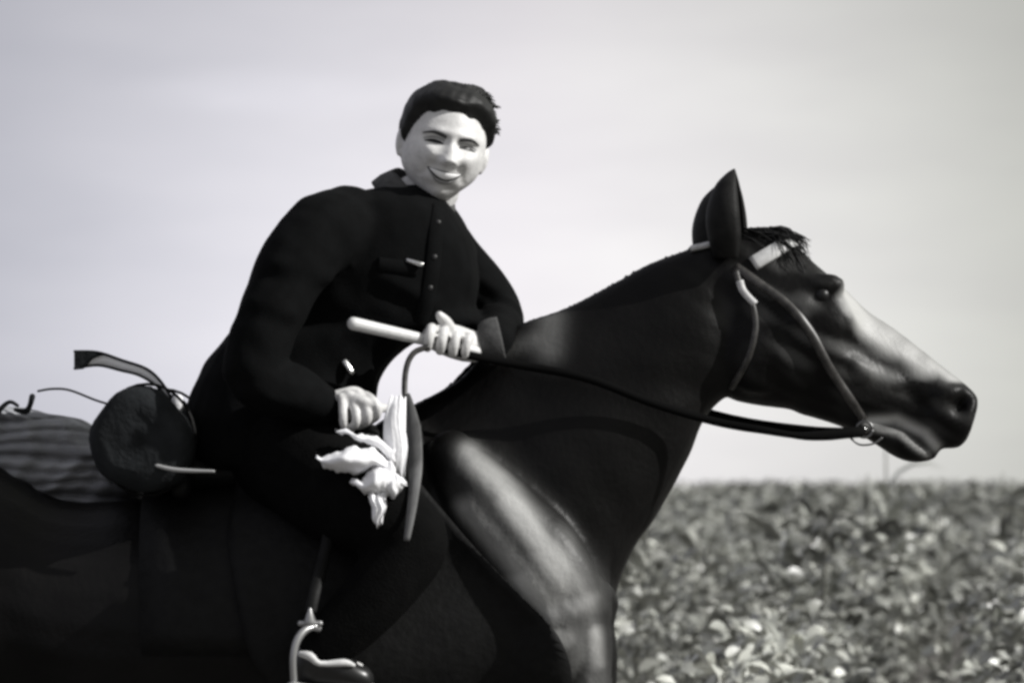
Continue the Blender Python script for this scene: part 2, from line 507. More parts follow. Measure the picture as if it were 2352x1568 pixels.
# white blaze down the nose, pale lips
xz = hv[:, [0, 2]]
mk = np.zeros(len(hv))
me = hbody.data
nn = normals(me)
ax = np.array([W(1960, 700), W(2000, 722), W(2050, 760), W(2120, 815), W(2175, 860)])
for i in range(len(ax) - 1):
    a, b = ax[i], ax[i + 1]
    q = hv - a; ab = b - a
    t = np.clip((q @ ab) / (ab @ ab), 0, 1)
    c = a + t[:, None] * ab
    dd = np.linalg.norm((hv - c), axis=1)
    wv = [.078, .076, .060, .036, .016][i]
    mk = np.maximum(mk, np.clip(2.6 * (1.2 - dd / (wv + .006 * vnoise(hv, 60, 9))), 0, 1))
mk *= (mk > 0.02)
mk *= 1 - .22 * np.clip(vnoise(hv * [.5, 1, .8], 150, 71), 0, 1)
mk *= 1 - .50 * np.exp(-(hv[:, 1] / .020) ** 2)         # darker along the ridge of the nose
for s in (-1, 1):
    side = (hv[:, 1] * s > .012)
    flat_ = hv * [1, 0, 1]
    S2 = lambda a, b, sg: seg_gauss(flat_, W(*a) * [1, 0, 1], W(*b) * [1, 0, 1], sg) * side
    for a, b in (((1990, 966), (2055, 962)), ((2055, 962), (2122, 994)), ((2122, 994), (2148, 1024))):   # pale rim of the upper lip
        mk = np.maximum(mk, 1.0 * S2(a, b, .0075))
    for a, b in (((2005, 985), (2060, 992)), ((2060, 992), (2105, 1030)), ((2105, 1030), (2128, 1044))): # and of the lower one
        mk = np.maximum(mk, .55 * S2(a, b, .0055))
    # sunlit highlight on shoulder and upper fore leg, painted into the coat as streaks
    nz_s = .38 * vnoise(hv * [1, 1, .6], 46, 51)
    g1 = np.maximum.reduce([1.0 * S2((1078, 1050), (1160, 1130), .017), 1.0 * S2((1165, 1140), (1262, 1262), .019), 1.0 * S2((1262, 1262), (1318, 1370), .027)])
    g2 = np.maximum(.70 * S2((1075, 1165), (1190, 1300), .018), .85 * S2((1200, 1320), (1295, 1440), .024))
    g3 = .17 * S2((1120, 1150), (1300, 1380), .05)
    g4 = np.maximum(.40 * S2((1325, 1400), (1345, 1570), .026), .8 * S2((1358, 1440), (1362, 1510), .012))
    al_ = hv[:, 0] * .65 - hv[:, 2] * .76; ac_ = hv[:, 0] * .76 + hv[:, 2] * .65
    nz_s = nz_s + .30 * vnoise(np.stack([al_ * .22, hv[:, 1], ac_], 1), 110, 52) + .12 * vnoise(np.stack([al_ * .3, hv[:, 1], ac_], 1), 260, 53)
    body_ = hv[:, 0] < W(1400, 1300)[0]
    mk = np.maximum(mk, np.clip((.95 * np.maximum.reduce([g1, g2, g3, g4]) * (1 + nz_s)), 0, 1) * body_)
    mk = np.maximum(mk, .24 * S2((1268, 735), (1262, 800), .022) + .16 * S2((1120, 815), (1225, 782), .014))  # grey of the lit mane, painted onto the crest
    # roan flecks along the face
    hx = (hv[:, 0] * .82 - hv[:, 2] * .57); hz_ = (hv[:, 0] * .57 + hv[:, 2] * .82)
    fl_ = vnoise(np.stack([hx * .35, hv[:, 1] * .6, hz_], 1), 120, 61)
    mk = np.maximum(mk, (.13 * np.clip(fl_ + .15, 0, 1)) * S2((1780, 700), (2080, 900), .085))
    mk = np.maximum(mk, 0.35 * seg_gauss(hv, W(1985, 845, s * .06), W(2040, 868, s * .055), .016))  # painted highlight low on the cheek, towards the nostril
at = me.attributes.new('marking_and_highlight', 'FLOAT', 'POINT')
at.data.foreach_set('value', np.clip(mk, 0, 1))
for s in (-1, 1):
    b = MB(); b.ball(W(1888, 678, s * .070), .0175)
    putb('eye', b, M_eye, horse)
    # ear: a hollow leaf shape, the opening turned forwards and out
    eb = np.array([W(1678, 590, s * .045), W(1678, 545, s * .050), W(1674, 490, s * .056), W(1676, 440, s * .058), W(1682, 408, s * .056), W(1687, 388, s * .052)])
    if s > 0:
        eb = eb + np.array([-.030, 0.0, -.032])
    er = cr_interp(np.array([.042, .056, .057, .042, .022, .003]), 5)[:, 0]
    eb = cr_interp(eb, 5)
    tt = np.gradient(eb, axis=0); tt /= np.linalg.norm(tt, axis=1)[:, None]
    b = MB(); rings = []
    for c, r0, t_ in zip(eb, er, tt):
        o_ = np.array([.97, s * .22, 0.]); o_ -= t_ * (o_ @ t_); o_ /= np.linalg.norm(o_)
        w_ = np.cross(t_, o_)
        th = np.linspace(math.radians(-128), math.radians(128), 17)
        arc = lambda k: c + r0 * k * (-np.cos(th)[:, None] * o_ * .85 + np.sin(th)[:, None] * w_)
        rings.append(np.concatenate([arc(1.0), arc(.80)[::-1]]))
    b.rings(rings)
    putb('ear', b, M_coat_ear, horse)
HBVH = BVHTree.FromPolygons([tuple(p) for p in hv], hf)

def hit(o, dvec):
    loc, nrm, _, _ = HBVH.ray_cast(Vector(o), Vector(dvec).normalized())
    return (None, None) if loc is None else (np.array(loc), np.array(nrm))
def lay(path, sub=6):
    """points on the camera side of the horse under a survey path"""
    P, Nn = [], []
    o = np.array([0, -DIST, EYE])
    for X, Y in cr_interp(path, sub):
        p, q = hit(o, W(X, Y) - o)
        if p is not None:
            P.append(p); Nn.append(q if q[1] < 0.4 else np.array([0, -1., 0]))
    return np.array(P), np.array(Nn)
def flip(P, Nn):
    return P * [1, -1, 1], Nn * [1, -1, 1]
def hoop(c, axis, a0, a1, n=22, y0=0.0, r=0.6):
    """points round the horse in the plane through c across `axis` (survey direction); 0 deg = up, 90 = camera side"""
    c3 = W(*c, y0)
    ax = W(c[0] + axis[0], c[1] + axis[1], y0) - c3
    ax /= np.linalg.norm(ax)
    u = np.array([-ax[2], 0, ax[0]])
    if u[2] < 0: u = -u
    P, Nn = [], []
    for a in np.linspace(math.radians(a0), math.radians(a1), n):
        dv = math.cos(a) * u + math.sin(a) * np.array([0, -1., 0])
        p, q = hit(c3 + dv * r, -dv)
        if p is not None:
            P.append(p); Nn.append(q)
    return np.array(P), np.array(Nn)
def smooth_path(P, it=3):
    P = P.copy()
    for _ in range(it):
        P[1:-1] = (P[:-2] + 2 * P[1:-1] + P[2:]) / 4
    return P

def strand(mb, p, q, bend, w, up):
    """a lock of hair: a thin pointed strip with a ridge"""
    p, q, bend = np.asarray(p), np.asarray(q), np.asarray(bend)
    pts = [p * (1 - t) ** 2 + 2 * (p * .4 + q * .6 + bend) * t * (1 - t) + q * t * t for t in np.linspace(0, 1, 5)]
    mb.tube(pts, [w, w * .95, w * .8, w * .5, w * .08], n=4, round_ends=False, flat=0.6)

# mane along the crest, falling to the far side with some locks on the near side
mb = MB()
crest = cr_interp([(1010, 905), (1060, 862), (1130, 790), (1205, 740), (1300, 706), (1400, 656), (1480, 611), (1560, 578), (1620, 556)], 24)
for X, Y in crest:
    for _ in range(3):
        x, y = X + random.uniform(-5, 5), Y + random.uniform(6, 14)
        s = 1
        ln = random.uniform(.05, .11)
        p = W(x, y, s * random.uniform(0, .012))
        q = p + np.array([-ln * random.uniform(.2, .7), s * random.uniform(.05, .09), -ln])
        strand(mb, p, q, np.array([-.01, s * .03, .012 + random.uniform(0, .006)]), random.uniform(.004, .008), None)
putb('mane', mb, M_hair, horse)
mb = MB()                                # forelock blown forward over the brow
for _ in range(210):
    p = W(random.uniform(1690, 1775), random.uniform(522, 552), random.uniform(-.03, .03))
    q = W(random.uniform(1780, 1865), random.uniform(545, 660), random.uniform(-.075, .05))
    strand(mb, p, q, np.array([.025, -.01, .024 + random.uniform(-.014, .012)]), random.uniform(.0014, .0034), None)
putb('forelock', mb, M_hair, horse)
mb = MB()
for _ in range(120):
    p = W(-330 + random.uniform(-10, 15), 1180 + random.uniform(-15, 30), random.uniform(-.03, .03))
    q = W(-430 + random.uniform(-90, 60), random.uniform(1800, 2250), random.uniform(-.09, .09))
    strand(mb, p, q, np.array([-.12, 0, .18]), random.uniform(.006, .011), None)
putb('tail', mb, M_hair, horse)
for x, y, yy in ((1397, 2480, -.13), (1038, 2480, .13), (-100, 2480, -.13), (50, 2480, .13)):
    rings = []
    t = np.linspace(0, 2 * math.pi, 20, endpoint=False)
    for z, r in ((.085, .040), (.06, .047), (.02, .056), (.0, .058)):
        c = W(x, y, yy); c[2] = z; c[0] += (.085 - z) * .35
        rings.append(c + np.stack([np.cos(t) * r * 1.12, np.sin(t) * r, 0 * t], 1))
    b = MB(); b.rings(rings)
    putb('hoof', b, M_hoof, horse)

# ------------------------------------------------------------------ BRIDLE AND REINS
bridle = thing('bridle', 'leather bridle with pale browband and long reins on the dark horse\'s head', 'bridle', tuple(W(1700, 600)))
def strap(name, P, Nn, width, thick, m, parent, lift=0.001, sm=2):
    b = MB(); b.ribbon(smooth_path(P, sm), Nn, width, thick, lift)
    return putb(name, b, m, parent)
for f in (lambda P, Nn: (P, Nn), flip):
    P, Nn = f(*lay([(1690, 612), (1750, 655), (1810, 700), (1860, 760), (1900, 835), (1945, 905), (1985, 962)]))
    strap('cheek_strap', P, Nn, .020, .004, M_strap, bridle)
    P, Nn = f(*lay([(1690, 622), (1700, 655), (1728, 700), (1735, 760), (1715, 830), (1680, 890)]))
    strap('throat_latch', P, Nn, .014, .004, M_strap, bridle)
    P, Nn = f(*lay([(1700, 645), (1708, 668), (1735, 698)]))
    strap('throat_buckle', P, Nn, .016, .007, M_brow, bridle)
P, Nn = hoop((1722, 612), (.6, 1), -88, 88)
strap('browband', P, Nn, .034, .006, M_brow, bridle)
for f in (lambda P, Nn: (P, Nn), flip):
    P, Nn = f(*lay([(1588, 575), (1620, 568), (1652, 560)]))
    strap('crown_strap', P, Nn, .013, .006, M_brow, bridle, lift=.004)
for s in (-1, 1):
    b = MB()
    c = W(1985, 985, s * .052)
    a = np.linspace(0, 2 * math.pi, 25)
    b.tube([c + np.array([(.017 * math.cos(t)), s * .004, .017 * math.sin(t)]) for t in a], .0034, n=6, round_ends=False)
    putb('bit_ring', b, M_dullmetal, bridle)
b = MB(); b.tube([W(1985, 985, -.052), W(2000, 990, 0), W(1985, 985, .052)], .006, n=6)
putb('bit', b, M_metal, bridle)

# ------------------------------------------------------------------ SADDLE
saddle = thing('saddle', 'dark leather saddle with pale metal pommel under the rider', 'saddle', tuple(W(700, 1060)))
def bar(mb, rows, sub=4):
    """closed loft: rows of (x, y survey, depth y, half x m, half z m) tubes lying across the horse are done with tube()"""
def drape(x_fn, a0, a1, na=26, nu=8, thick=.012, lift=.004):
    """a leather sheet lying over the horse: x_fn(angle) -> (x0, x1) survey range at that angle round the barrel"""
    outer, inner = [], []
    for a in np.linspace(a0, a1, na):
        x0, x1 = x_fn(a)
        ro, ri = [], []
        for x in np.linspace(x0, x1, nu):
            yc = 1400
            c3 = W(x, yc)
            dv = np.array([0, -math.sin(math.radians(a)), math.cos(math.radians(a))])
            p, q = hit(c3 + dv * .8, -dv)
            if p is None: p, q = c3 + dv * .25, dv
            ro.append(p + dv * (lift + thick)); ri.append(p + dv * lift)
        outer.append(ro); inner.append(ri)
    outer, inner = np.array(outer), np.array(inner)
    for _ in range(2):
        for A in (outer, inner):
            A[1:-1] = (A[:-2] + 2 * A[1:-1] + A[2:]) / 4
    b = MB()
    rings = [np.concatenate([outer[i], inner[i][::-1]]) for i in range(na)]
    b.rings(rings)
    return b
putb('saddle_cloth', drape(lambda a: (330 + abs(a) * .3, 960 + abs(a) * .9), -105, 105, thick=.010), M_leather, saddle)
def side_sheet(s, ys, x0f, x1f, nu, thick, lift):
    """a leather sheet hanging down one side of the horse, rows at survey heights ys"""
    rings_o, rings_i = [], []
    for Y in ys:
        ro, ri = [], []
        for x in np.linspace(x0f(Y), x1f(Y), nu):
            o = W(x, Y); p, q = hit(o + [0, s * 1.0, 0], (0, -s, 0))
            if p is None: p = o + [0, s * .12, 0]
            ro.append(p + [0, s * (lift + thick), 0]); ri.append(p + [0, s * lift, 0])
        rings_o.append(ro); rings_i.append(ri)
    A, B = np.array(rings_o), np.array(rings_i)
    for _ in range(3):
        for Q in (A, B):
            Q[1:-1] = (Q[:-2] + 2 * Q[1:-1] + Q[2:]) / 4
            Q[:, 1:-1] = (Q[:, :-2] + 2 * Q[:, 1:-1] + Q[:, 2:]) / 4
    b = MB()
    b.rings([np.concatenate([A[i], B[i][::-1]]) for i in range(len(ys))])
    return b
for s in (-1, 1):
    ys = np.linspace(1075, 1640, 30)
    x1 = lambda Y: np.interp(Y, [1075, 1127, 1265, 1372, 1438, 1527, 1640], [945, 985, 1105, 1210, 1280, 1312, 1300])
    x0 = lambda Y: np.interp(Y, [1075, 1200, 1500, 1640], [560, 540, 600, 720])
    putb('flap', side_sheet(s, ys, x0, x1, 26, .008, .022), M_leather, saddle)
b = MB()
b.tube([W(430, 1075), W(520, 1085), W(640, 1075), W(760, 1045), W(850, 1010)], [.05, .045, .045, .042, .035], n=16, sub=4, flat=3.2)
putb('seat', b, M_leather, saddle)
b = MB()
arch = [(-.17, 1120), (-.13, 1060), (-.07, 1035), (0, 1028), (.07, 1035), (.13, 1060), (.17, 1120)]
b.tube([W(395 + 40 * abs(y) * 3, z, y) for y, z in arch], .022, n=10, sub=4)
cant = putb('cantle', b, M_leather, saddle)
b = MB()
b.tube([W(335, 1060, -.30), W(400, 1077, -.31), W(490, 1081, -.32)], [.003, .005, .003], n=6, sub=5)
putb('piping', b, mat('pale_piping', .35, .5), cant)
# pommel: an upright pale metal board standing on the withers
b = MB()
rows = [(915, 1125, .022, .12), (918, 1080, .021, .115), (920, 1020, .020, .10), (922, 965, .018, .08), (924, 935, .010, .04)]
rows = cr_interp(np.array(rows, float), 4)
t = np.linspace(0, 2 * math.pi, 20, endpoint=False)
b.rings([W(r[0], r[1]) + np.stack([np.cos(t) * r[2], np.sin(t) * r[3], 0 * t], 1) for r in rows])
putb('pommel', b, M_brow, saddle)
for s in (-1, 1):
    b = MB()
    yo = s * .345
    P = cr_interp([W(770, 1120, s * .30), W(750, 1250, s * .335), W(725, 1350, s * .40), W(712, 1405, s * .42)], 6)
    b.ribbon(P, np.tile([0, s, 0.], (len(P), 1)), .026, .005)
    putb('stirrup_leather', b, M_leather, saddle)
    b = MB()   # stirrup iron: eye, cross bar, arch over the foot, tread
    ya = s * .425
    b.tube([W(712, 1398, ya), W(712, 1426, ya)], [.004, .013], n=10)
    b.tube([W(690, 1430, ya), W(735, 1430, ya)], .006, n=8)
    b.tube([W(722, 1438, ya), W(700, 1446, s * .438), W(682, 1470, s * .45), W(673, 1510, s * .455), W(675, 1568, s * .45)], [.006, .008, .008, .007, .007], n=10, sub=4)
    b.tube([W(722, 1438, ya), W(742, 1450, s * .40), W(754, 1480, s * .34), W(757, 1520, s * .30), W(755, 1568, s * .30)], .008, n=8, sub=4)
    b.tube([W(675, 1572, s * .455), W(715, 1578, s * .38), W(755, 1572, s * .30)], .016, n=8, sub=3, flat=.5)
    putb('stirrup', b, M_iron, saddle)

# ------------------------------------------------------------------ BEDROLL
roll = thing('bedroll', 'dark rolled blanket tied behind the rider on the horse\'s loin', 'bedroll', tuple(W(320, 1120)))
b = MB()
rings = []
t = np.linspace(0, 2 * math.pi, 36, endpoint=False)
for yy, k in ((-.306, .0), (-.308, .25), (-.305, .45), (-.308, .62), (-.304, .78), (-.296, .90), (-.27, .99), (-.22, 1.0), (-.1, .95), (-.02, 1.0), (.1, .96), (.24, 1.0), (.3, .95), (.325, .6), (.33, 0.05)):
    rad_ = k * (1 + k * .035 * np.sin(3 * t + yy * 9) + k * .02 * np.sin(7 * t + yy * 25)) * (1 - .16 * np.exp(-((t - .75) / .5) ** 2))
    rr = np.stack([np.cos(t) * .106 * rad_, .004 * np.sin(2 * t + 14 * k) * (.3 < k < .9), np.sin(t) * .110 * rad_], 1)
    rings.append(W(358, 1012) + rr + [0, yy, 0])
b.rings(rings)
putb('rolled_blanket', b, M_roll, roll)
for yy in (-.17, .17):
    b = MB()
    P = np.array([W(358, 1012) + [math.cos(a) * .099, yy, math.sin(a) * .114] for a in np.linspace(0, 2 * math.pi, 33)])
    Nn = np.array([[math.cos(a), 0, math.sin(a)] for a in np.linspace(0, 2 * math.pi, 33)])
    b.ribbon(P, Nn, .022, .004)
    putb('strap', b, M_leather, roll)
rb_up = cr_interp([W(172, 806, -.1), W(225, 808, -.1), W(280, 826, -.1), (W(337, 846, -.1)), W(372, 878, -.1), W(400, 925, -.1)], 5)
rb_lo = cr_interp([W(172, 845, -.1), W(225, 838, -.1), W(278, 850, -.1), (W(322, 862, -.1)), W(365, 890, -.1), W(398, 930, -.1)], 5)
b = MB()
b.rings([np.array([u, u + [0, .003, 0], l + [0, .003, 0], l]) for u, l in zip(rb_up, rb_lo)])
tie = putb('flying_tie', b, M_cloth, roll)
b = MB()
b.tube(rb_up, .0032, n=6); b.tube(rb_lo, .0032, n=6)
putb('hem', b, M_roll, tie)
b = MB()
u0, u1, l0 = W(170, 804, -.105), W(240, 812, -.105), W(170, 848, -.105)
m0, m1 = W(214, 822, -.105), W(190, 846, -.105)
b.rings([np.array([p, p + [0, .012, 0]]) for p in (u0, u1, m0, m1, l0, u0)], cap=False)
b.add([u0, u1, m0, m1, l0], [(0, 1, 2), (0, 2, 3), (0, 3, 4)])
b.add([p + [0, .012, 0] for p in (u0, u1, m0, m1, l0)], [(2, 1, 0), (3, 2, 0), (4, 3, 0)])
putb('tie_end', b, M_roll, tie, smooth=False)
b = MB(); b.ball(W(408, 926, -.12), (.014, .01, .020))
putb('knot', b, M_cloth, tie)
b = MB(); b.tube([W(88, 897, -.05), W(120, 892, -.05), W(160, 895, -.05), W(220, 918, -.05), W(260, 930, -.05)], .0028, n=6, sub=5)
putb('loose_cord', b, M_roll, roll)

# ------------------------------------------------------------------ PERSON
person = thing('person', 'smiling person with short black hair in a dark jacket riding the horse', 'person', tuple(W(640, 1040)))
HC = W(1019, 335, -.03)                    # centre of the head
def rot(ax, a):
    return np.array(Matrix.Rotation(math.radians(a), 3, ax))
HR = rot('Y', 12) @ rot('Z', 12) @ rot('X', 2)
HS = 1.03
def head_local(nu=96, nv=80):
    u = np.linspace(0, 2 * math.pi, nu, endpoint=False)
    rings = []
    for i in range(1, nv):
        a = math.pi * i / nv
        rings.append(np.stack([np.cos(u) * math.sin(a), np.sin(u) * math.sin(a), np.full(nu, math.cos(a))], 1))
    dct = np.concatenate(rings)
    p = dct * [.086, .096, .118]
    z = p[:, 2]; low = np.clip(-z / .118, 0, 1)
    p[:, 0] *= 1 - .34 * low ** 1.7
    front = p[:, 1] < 0
    p[:, 1] = np.where(front, p[:, 1] * (1 - .06 * low) - .012 * low ** .8, p[:, 1] * (1 - .42 * low ** 1.2))
    # flatter face, squarer jaw
    p[:, 0] *= 1 + .10 * np.exp(-((z + .058) / .028) ** 2)
    x, z = p[:, 0], p[:, 2]
    ax_ = np.abs(x)
    fr = np.clip(-p[:, 1] / .05, 0, 1)
    g = lambda cx, cz, sx, sz: np.exp(-((ax_ - cx) / sx) ** 2 / 2 - ((z - cz) / sz) ** 2 / 2)
    dy = np.zeros(len(p))
    dy += .007 * g(.032, .020, .020, .007) + .003 * g(0, .022, .012, .01)
    dy -= .015 * g(.036, .003, .015, .0085) + .004 * g(.012, .004, .006, .010)
    nz_ = np.clip((.014 - z) / .050, 0, 1) * (1 / (1 + np.exp(-(z + .0425) / .0022)))
    dy += (.007 + .024 * nz_) * nz_ ** .35 * np.exp(-(ax_ / (.0075 + .0055 * nz_)) ** 2 / 2)
    dy += .009 * g(.0135, -.036, .0055, .0055)
    dy += .007 * g(.048, -.014, .014, .012) + .010 * g(.038, -.030, .012, .011)
    dy -= .0042 * np.exp(-((ax_ - (.021 + (-.034 - z) * .62)) / .0055) ** 2 / 2) * (z < -.030) * (z > -.070)
    dy += .006 * g(0, -.066, .028, .014)
    dy -= .004 * g(0, -.086, .02, .005)
    dy += .010 * g(0, -.104, .016, .012)
    dy -= .003 * g(.05, -.055, .014, .02)
    p[:, 1] -= dy * fr
    return p, dct, nu, nv
hp, hd, nu, nv = head_local()
def grid_faces(nu, m):
    return [(i * nu + j, i * nu + (j + 1) % nu, (i + 1) * nu + (j + 1) % nu, (i + 1) * nu + j) for i in range(m - 1) for j in range(nu)]
hfaces = grid_faces(nu, nv - 1)
HL = BVHTree.FromPolygons([tuple(p) for p in hp], hfaces)
def H(p):
    return (np.asarray(p) * HS) @ HR.T + HC
def face_pt(x, z, lift=0.0):
    loc, nrm, _, _ = HL.ray_cast(Vector((x, -.3, z)), Vector((0, 1, 0)))
    if loc is None: return np.array([x, -.05, z])
    return np.array(loc) + np.array([0, -1., 0]) * lift
pb = MB()
pb.rings([H(hp[i * nu:(i + 1) * nu]) for i in range(nv - 1)])
for s in (-1, 1):                         # ears
    pb.ball(H([s * .0885, .012, -.006]), (.010, .017, .031), R=HR @ rot('X', -12) @ rot('Z', s * 18))
    pb.ball(H([s * .0865, .006, -.030]), (.007, .010, .011), R=HR)
pb.tube([H([0, .022, -.05]), H([0, .03, -.105]), W(945, 470, 0), W(900, 560, 0)], [.058, .056, .060, .07], n=20, sub=4)
pb.tube([W(900, 560, 0), W(820, 700, 0), W(700, 880, 0), W(640, 1000, 0)], [.10, .12, .12, .13], n=16, sub=3)
# arms inside the sleeves
NS, NE, NW_ = W(715, 538, -.20), W(585, 850, -.30), W(752, 932, -.24)
FS, FE, FW_ = W(1035, 592, .14), W(1150, 722, .10), W(1128, 786, -.08)
pb.tube([W(860, 560, -.02), NS, (NS + NE) / 2 + [-.01, -.02, 0], NE, (NE * .45 + NW_ * .55), NW_], [.07, .055, .05, .04, .036, .028], n=14, sub=3)
pb.tube([W(930, 560, .04), FS, FE, (FE + FW_) / 2, FW_], [.07, .055, .04, .036, .029], n=14, sub=3)
# legs inside the trousers
for s in (-1, 1):
    pb.tube([W(640, 1020, s * .05), W(740, 1100, s * .22), W(895, 1195, s * .335), W(935, 1240, s * .35), W(880, 1340, s * .36), W(745, 1485, s * .37)], [.10, .085, .06, .05, .045, .035], n=14, sub=3)
    pb.tube([W(715, 1510, s * .36), W(770, 1535, s * .37), W(815, 1545, s * .375)], [.035, .033, .025], n=12, sub=3)
# far hand: fist closed on the stick
SA, SB = W(812, 742, -.27), W(1092, 806, -.125)     # axis of the stick
ax_s = (SB - SA) / np.linalg.norm(SB - SA)
up_s = np.array([-ax_s[2], 0, ax_s[0]]); up_s *= np.sign(up_s[2])
cam_s = np.array([0, -1., 0])
def on_stick(X):
    t = (X - 812) / (1092 - 812)
    return SA + (SB - SA) * t
pb.tube([FW_, on_stick(1085) + [0, .035, .01], on_stick(1035) + [0, .036, .012], on_stick(992) + [0, .034, .010]], [.029, .034, .036, .026], n=14, sub=3, flat=.8)
for i, (X, r, k) in enumerate(((984, .0108, .95), (1013, .0112, 1.06), (1042, .0110, 1.03), (1070, .0098, .9))):
    c = on_stick(X)
    pts = [c + [0, .030, .018], c + up_s * .030 + [0, .008, 0], c + up_s * .027 * k + cam_s * .017, c + up_s * .004 + cam_s * .027 * k, c - up_s * .016 + cam_s * .018 * k, c - up_s * .018 + cam_s * .002]
    pb.tube(pts, [r * 1.1, r * 1.12, r * 1.05, r, r * .92, r * .8], n=10, sub=4)
c = on_stick(1010)
pb.tube([on_stick(1060) + up_s * .022 + [0, .02, 0], on_stick(1030) + up_s * .034 + cam_s * .004, on_stick(1012) + up_s * .052 + cam_s * .008, on_stick(996) + up_s * .064 + cam_s * .010], [.015, .0145, .0135, .0095], n=10, sub=4)
# near hand on the pommel: palm, four curled fingers, thumb
P0 = W(752, 932, -.24)
pb.tube([P0, W(785, 928, -.235), W(815, 925, -.225), W(832, 925, -.21)], [.028, .033, .036, .028], n=14, sub=3, flat=.75)
for i, (x0, y0, x1, y1, x2, y2, x3, y3, r) in enumerate((
        (838, 908, 862, 926, 866, 952, 848, 968, .0096), (822, 905, 842, 940, 842, 966, 824, 978, .0098),
        (802, 906, 818, 950, 815, 975, 800, 984, .0094), (784, 912, 788, 950, 790, 975, 806, 990, .0085))):
    yy = -.245 - .004 * i
    pb.tube([W(x0 - 22, y0 + 10, yy + .01), W(x0, y0, yy - .008), W(x1, y1, yy - .030), W(x2, y2, yy - .026), W(x3, y3, yy - .004)], [r * 1.1, r * 1.15, r * 1.05, r, r * .82], n=10, sub=4)
pb.tube([W(790, 915, -.255), W(830, 920, -.275), W(862, 934, -.270), W(886, 936, -.255)], [.014, .0125, .0115, .009], n=10, sub=4)
me = fuse(pb, 0.0034, smooth=2, fac=0.35)
bv, bf = arrays(me)
put('body', bv, bf, M_skin, person)

def patch(up, lo, n=18, lift=.0012, th=.0012):
    """a thin shape on the face between an upper and a lower outline given in face coordinates"""
    up, lo = cr_interp(up, 6), cr_interp(lo, 6)
    m = len(up)
    b = MB()
    rows = []
    for a, c in zip(up, lo):
        col = []
        for t in np.linspace(0, 1, 6):
            x, z = a * (1 - t) + c * t
            col.append(face_pt(x, z, lift + th * math.sin(math.pi * t)))
        rows.append(col)
    rows = np.array(rows)
    rings = [np.concatenate([H(r), H(r[::-1] + [0, .003, 0])]) for r in rows]
    b.rings(rings)
    return b
for s in (-1, 1):
    m_ = lambda L_: [(s * a, c) for a, c in L_]
    putb('eyebrow', patch(m_([(.013, .0160), (.026, .0200), (.042, .0210), (.060, .0140)]), m_([(.014, .0090), (.026, .0120), (.042, .0150), (.060, .0118)]), th=.002), M_brows, person)
    putb('eye', patch(m_([(.017, .0000), (.027, .0042), (.039, .0046), (.054, -.0010)]), m_([(.017, -.0028), (.027, -.0030), (.039, -.0026), (.054, -.0025)]), lift=.0012), M_eye, person)
    putb('eyelid', patch(m_([(.015, .0085), (.027, .0105), (.039, .0108), (.056, .0040)]), m_([(.016, .0030), (.027, .0062), (.039, .0066), (.056, .0012)]), lift=.0010, th=.0012), M_lid, person)
putb('mouth', patch([(-.037, -.0520), (-.020, -.0545), (-.007, -.0550), (0, -.0556), (.007, -.0550), (.020, -.0545), (.037, -.0520)],
                    [(-.037, -.0545), (-.020, -.0690), (-.007, -.0735), (0, -.0740), (.007, -.0735), (.020, -.0690), (.037, -.0545)], lift=.001, th=.0016), M_mouth, person)
putb('lip', patch([(-.034, -.0570), (-.018, -.0700), (-.007, -.0735), (0, -.0740), (.007, -.0735), (.018, -.0700), (.034, -.0570)],
                  [(-.034, -.0585), (-.018, -.0755), (-.007, -.0805), (0, -.0812), (.007, -.0805), (.018, -.0755), (.034, -.0585)], lift=.0015, th=.0030), M_lip, person)
putb('teeth', patch([(-.033, -.0538), (-.016, -.0570), (0, -.0580), (.016, -.0570), (.033, -.0538)], [(-.033, -.0552), (-.016, -.0672), (0, -.0712), (.016, -.0672), (.033, -.0552)], lift=.0042, th=.0010), M_teeth, person)
# hair: a cap that stands off the skull above the hairline and sinks into it below
q = hp.copy()
ang = np.arctan2(np.abs(hp[:, 0]), -hp[:, 1])                # 0 at the brow, pi at the nape
hl = np.interp(ang, [0, .35, .7, .95, 1.15, 1.35, 1.6, 2.0, 2.6, 3.2], [.070, .069, .063, .050, .018, -.012, .028, -.020, -.062, -.066])
hl = hl + np.where(hp[:, 0] > 0, .030 * np.exp(-((ang - 1.3) / .25) ** 2), 0)
k = 1 / (1 + np.exp(-(hp[:, 2] - hl + .004 * vnoise(hp, 170, 5)) / .003))
top = np.clip(hp[:, 2] / .118, 0, 1)
vol = .011 + .010 * top + .010 * np.exp(-((hp[:, 2] - .085) / .03) ** 2) * np.clip(-hp[:, 1] / .06, 0, 1)
comb = .0008 * np.sin(hp[:, 0] * 420 + 3 * np.sin(hp[:, 1] * 60)) + .0022 * vnoise(hp, 130, 6)
q += hd * (k * (vol + comb) - (1 - k) * .006)[:, None]
q[:, 0] *= 1 + .085 * np.exp(-((hp[:, 2] - .072) / .035) ** 2)
q[:, 2] -= .006 * np.exp(-(hp[:, 0] / .03) ** 2) * (hp[:, 2] > .08)
b = MB(); b.rings([H(q[i * nu:(i + 1) * nu]) for i in range(nv - 1)])
hair = putb('hair', b, M_mhair, person)
b = MB()
for _ in range(620):
    a = random.uniform(-1.7, 1.9)
    e_ = random.uniform(.80, 1.3)
    dv = np.array([math.sin(a) * math.cos(e_), -math.cos(a) * math.cos(e_), math.sin(e_)])
    p = dv * [.094, .103, .130]
    lean = np.array([.024 + random.uniform(0, .02), .02, .012]) if p[0] > 0 else np.array([-.012, .03, .004])
    qq = p + lean * random.uniform(.5, 1.0) + np.array([0, .004, -.004])
    b.tube([H(p * .95), H((p + qq) / 2 + dv * .006), H(qq)], [.0022, .002, .0004], n=4, sub=2, round_ends=False)
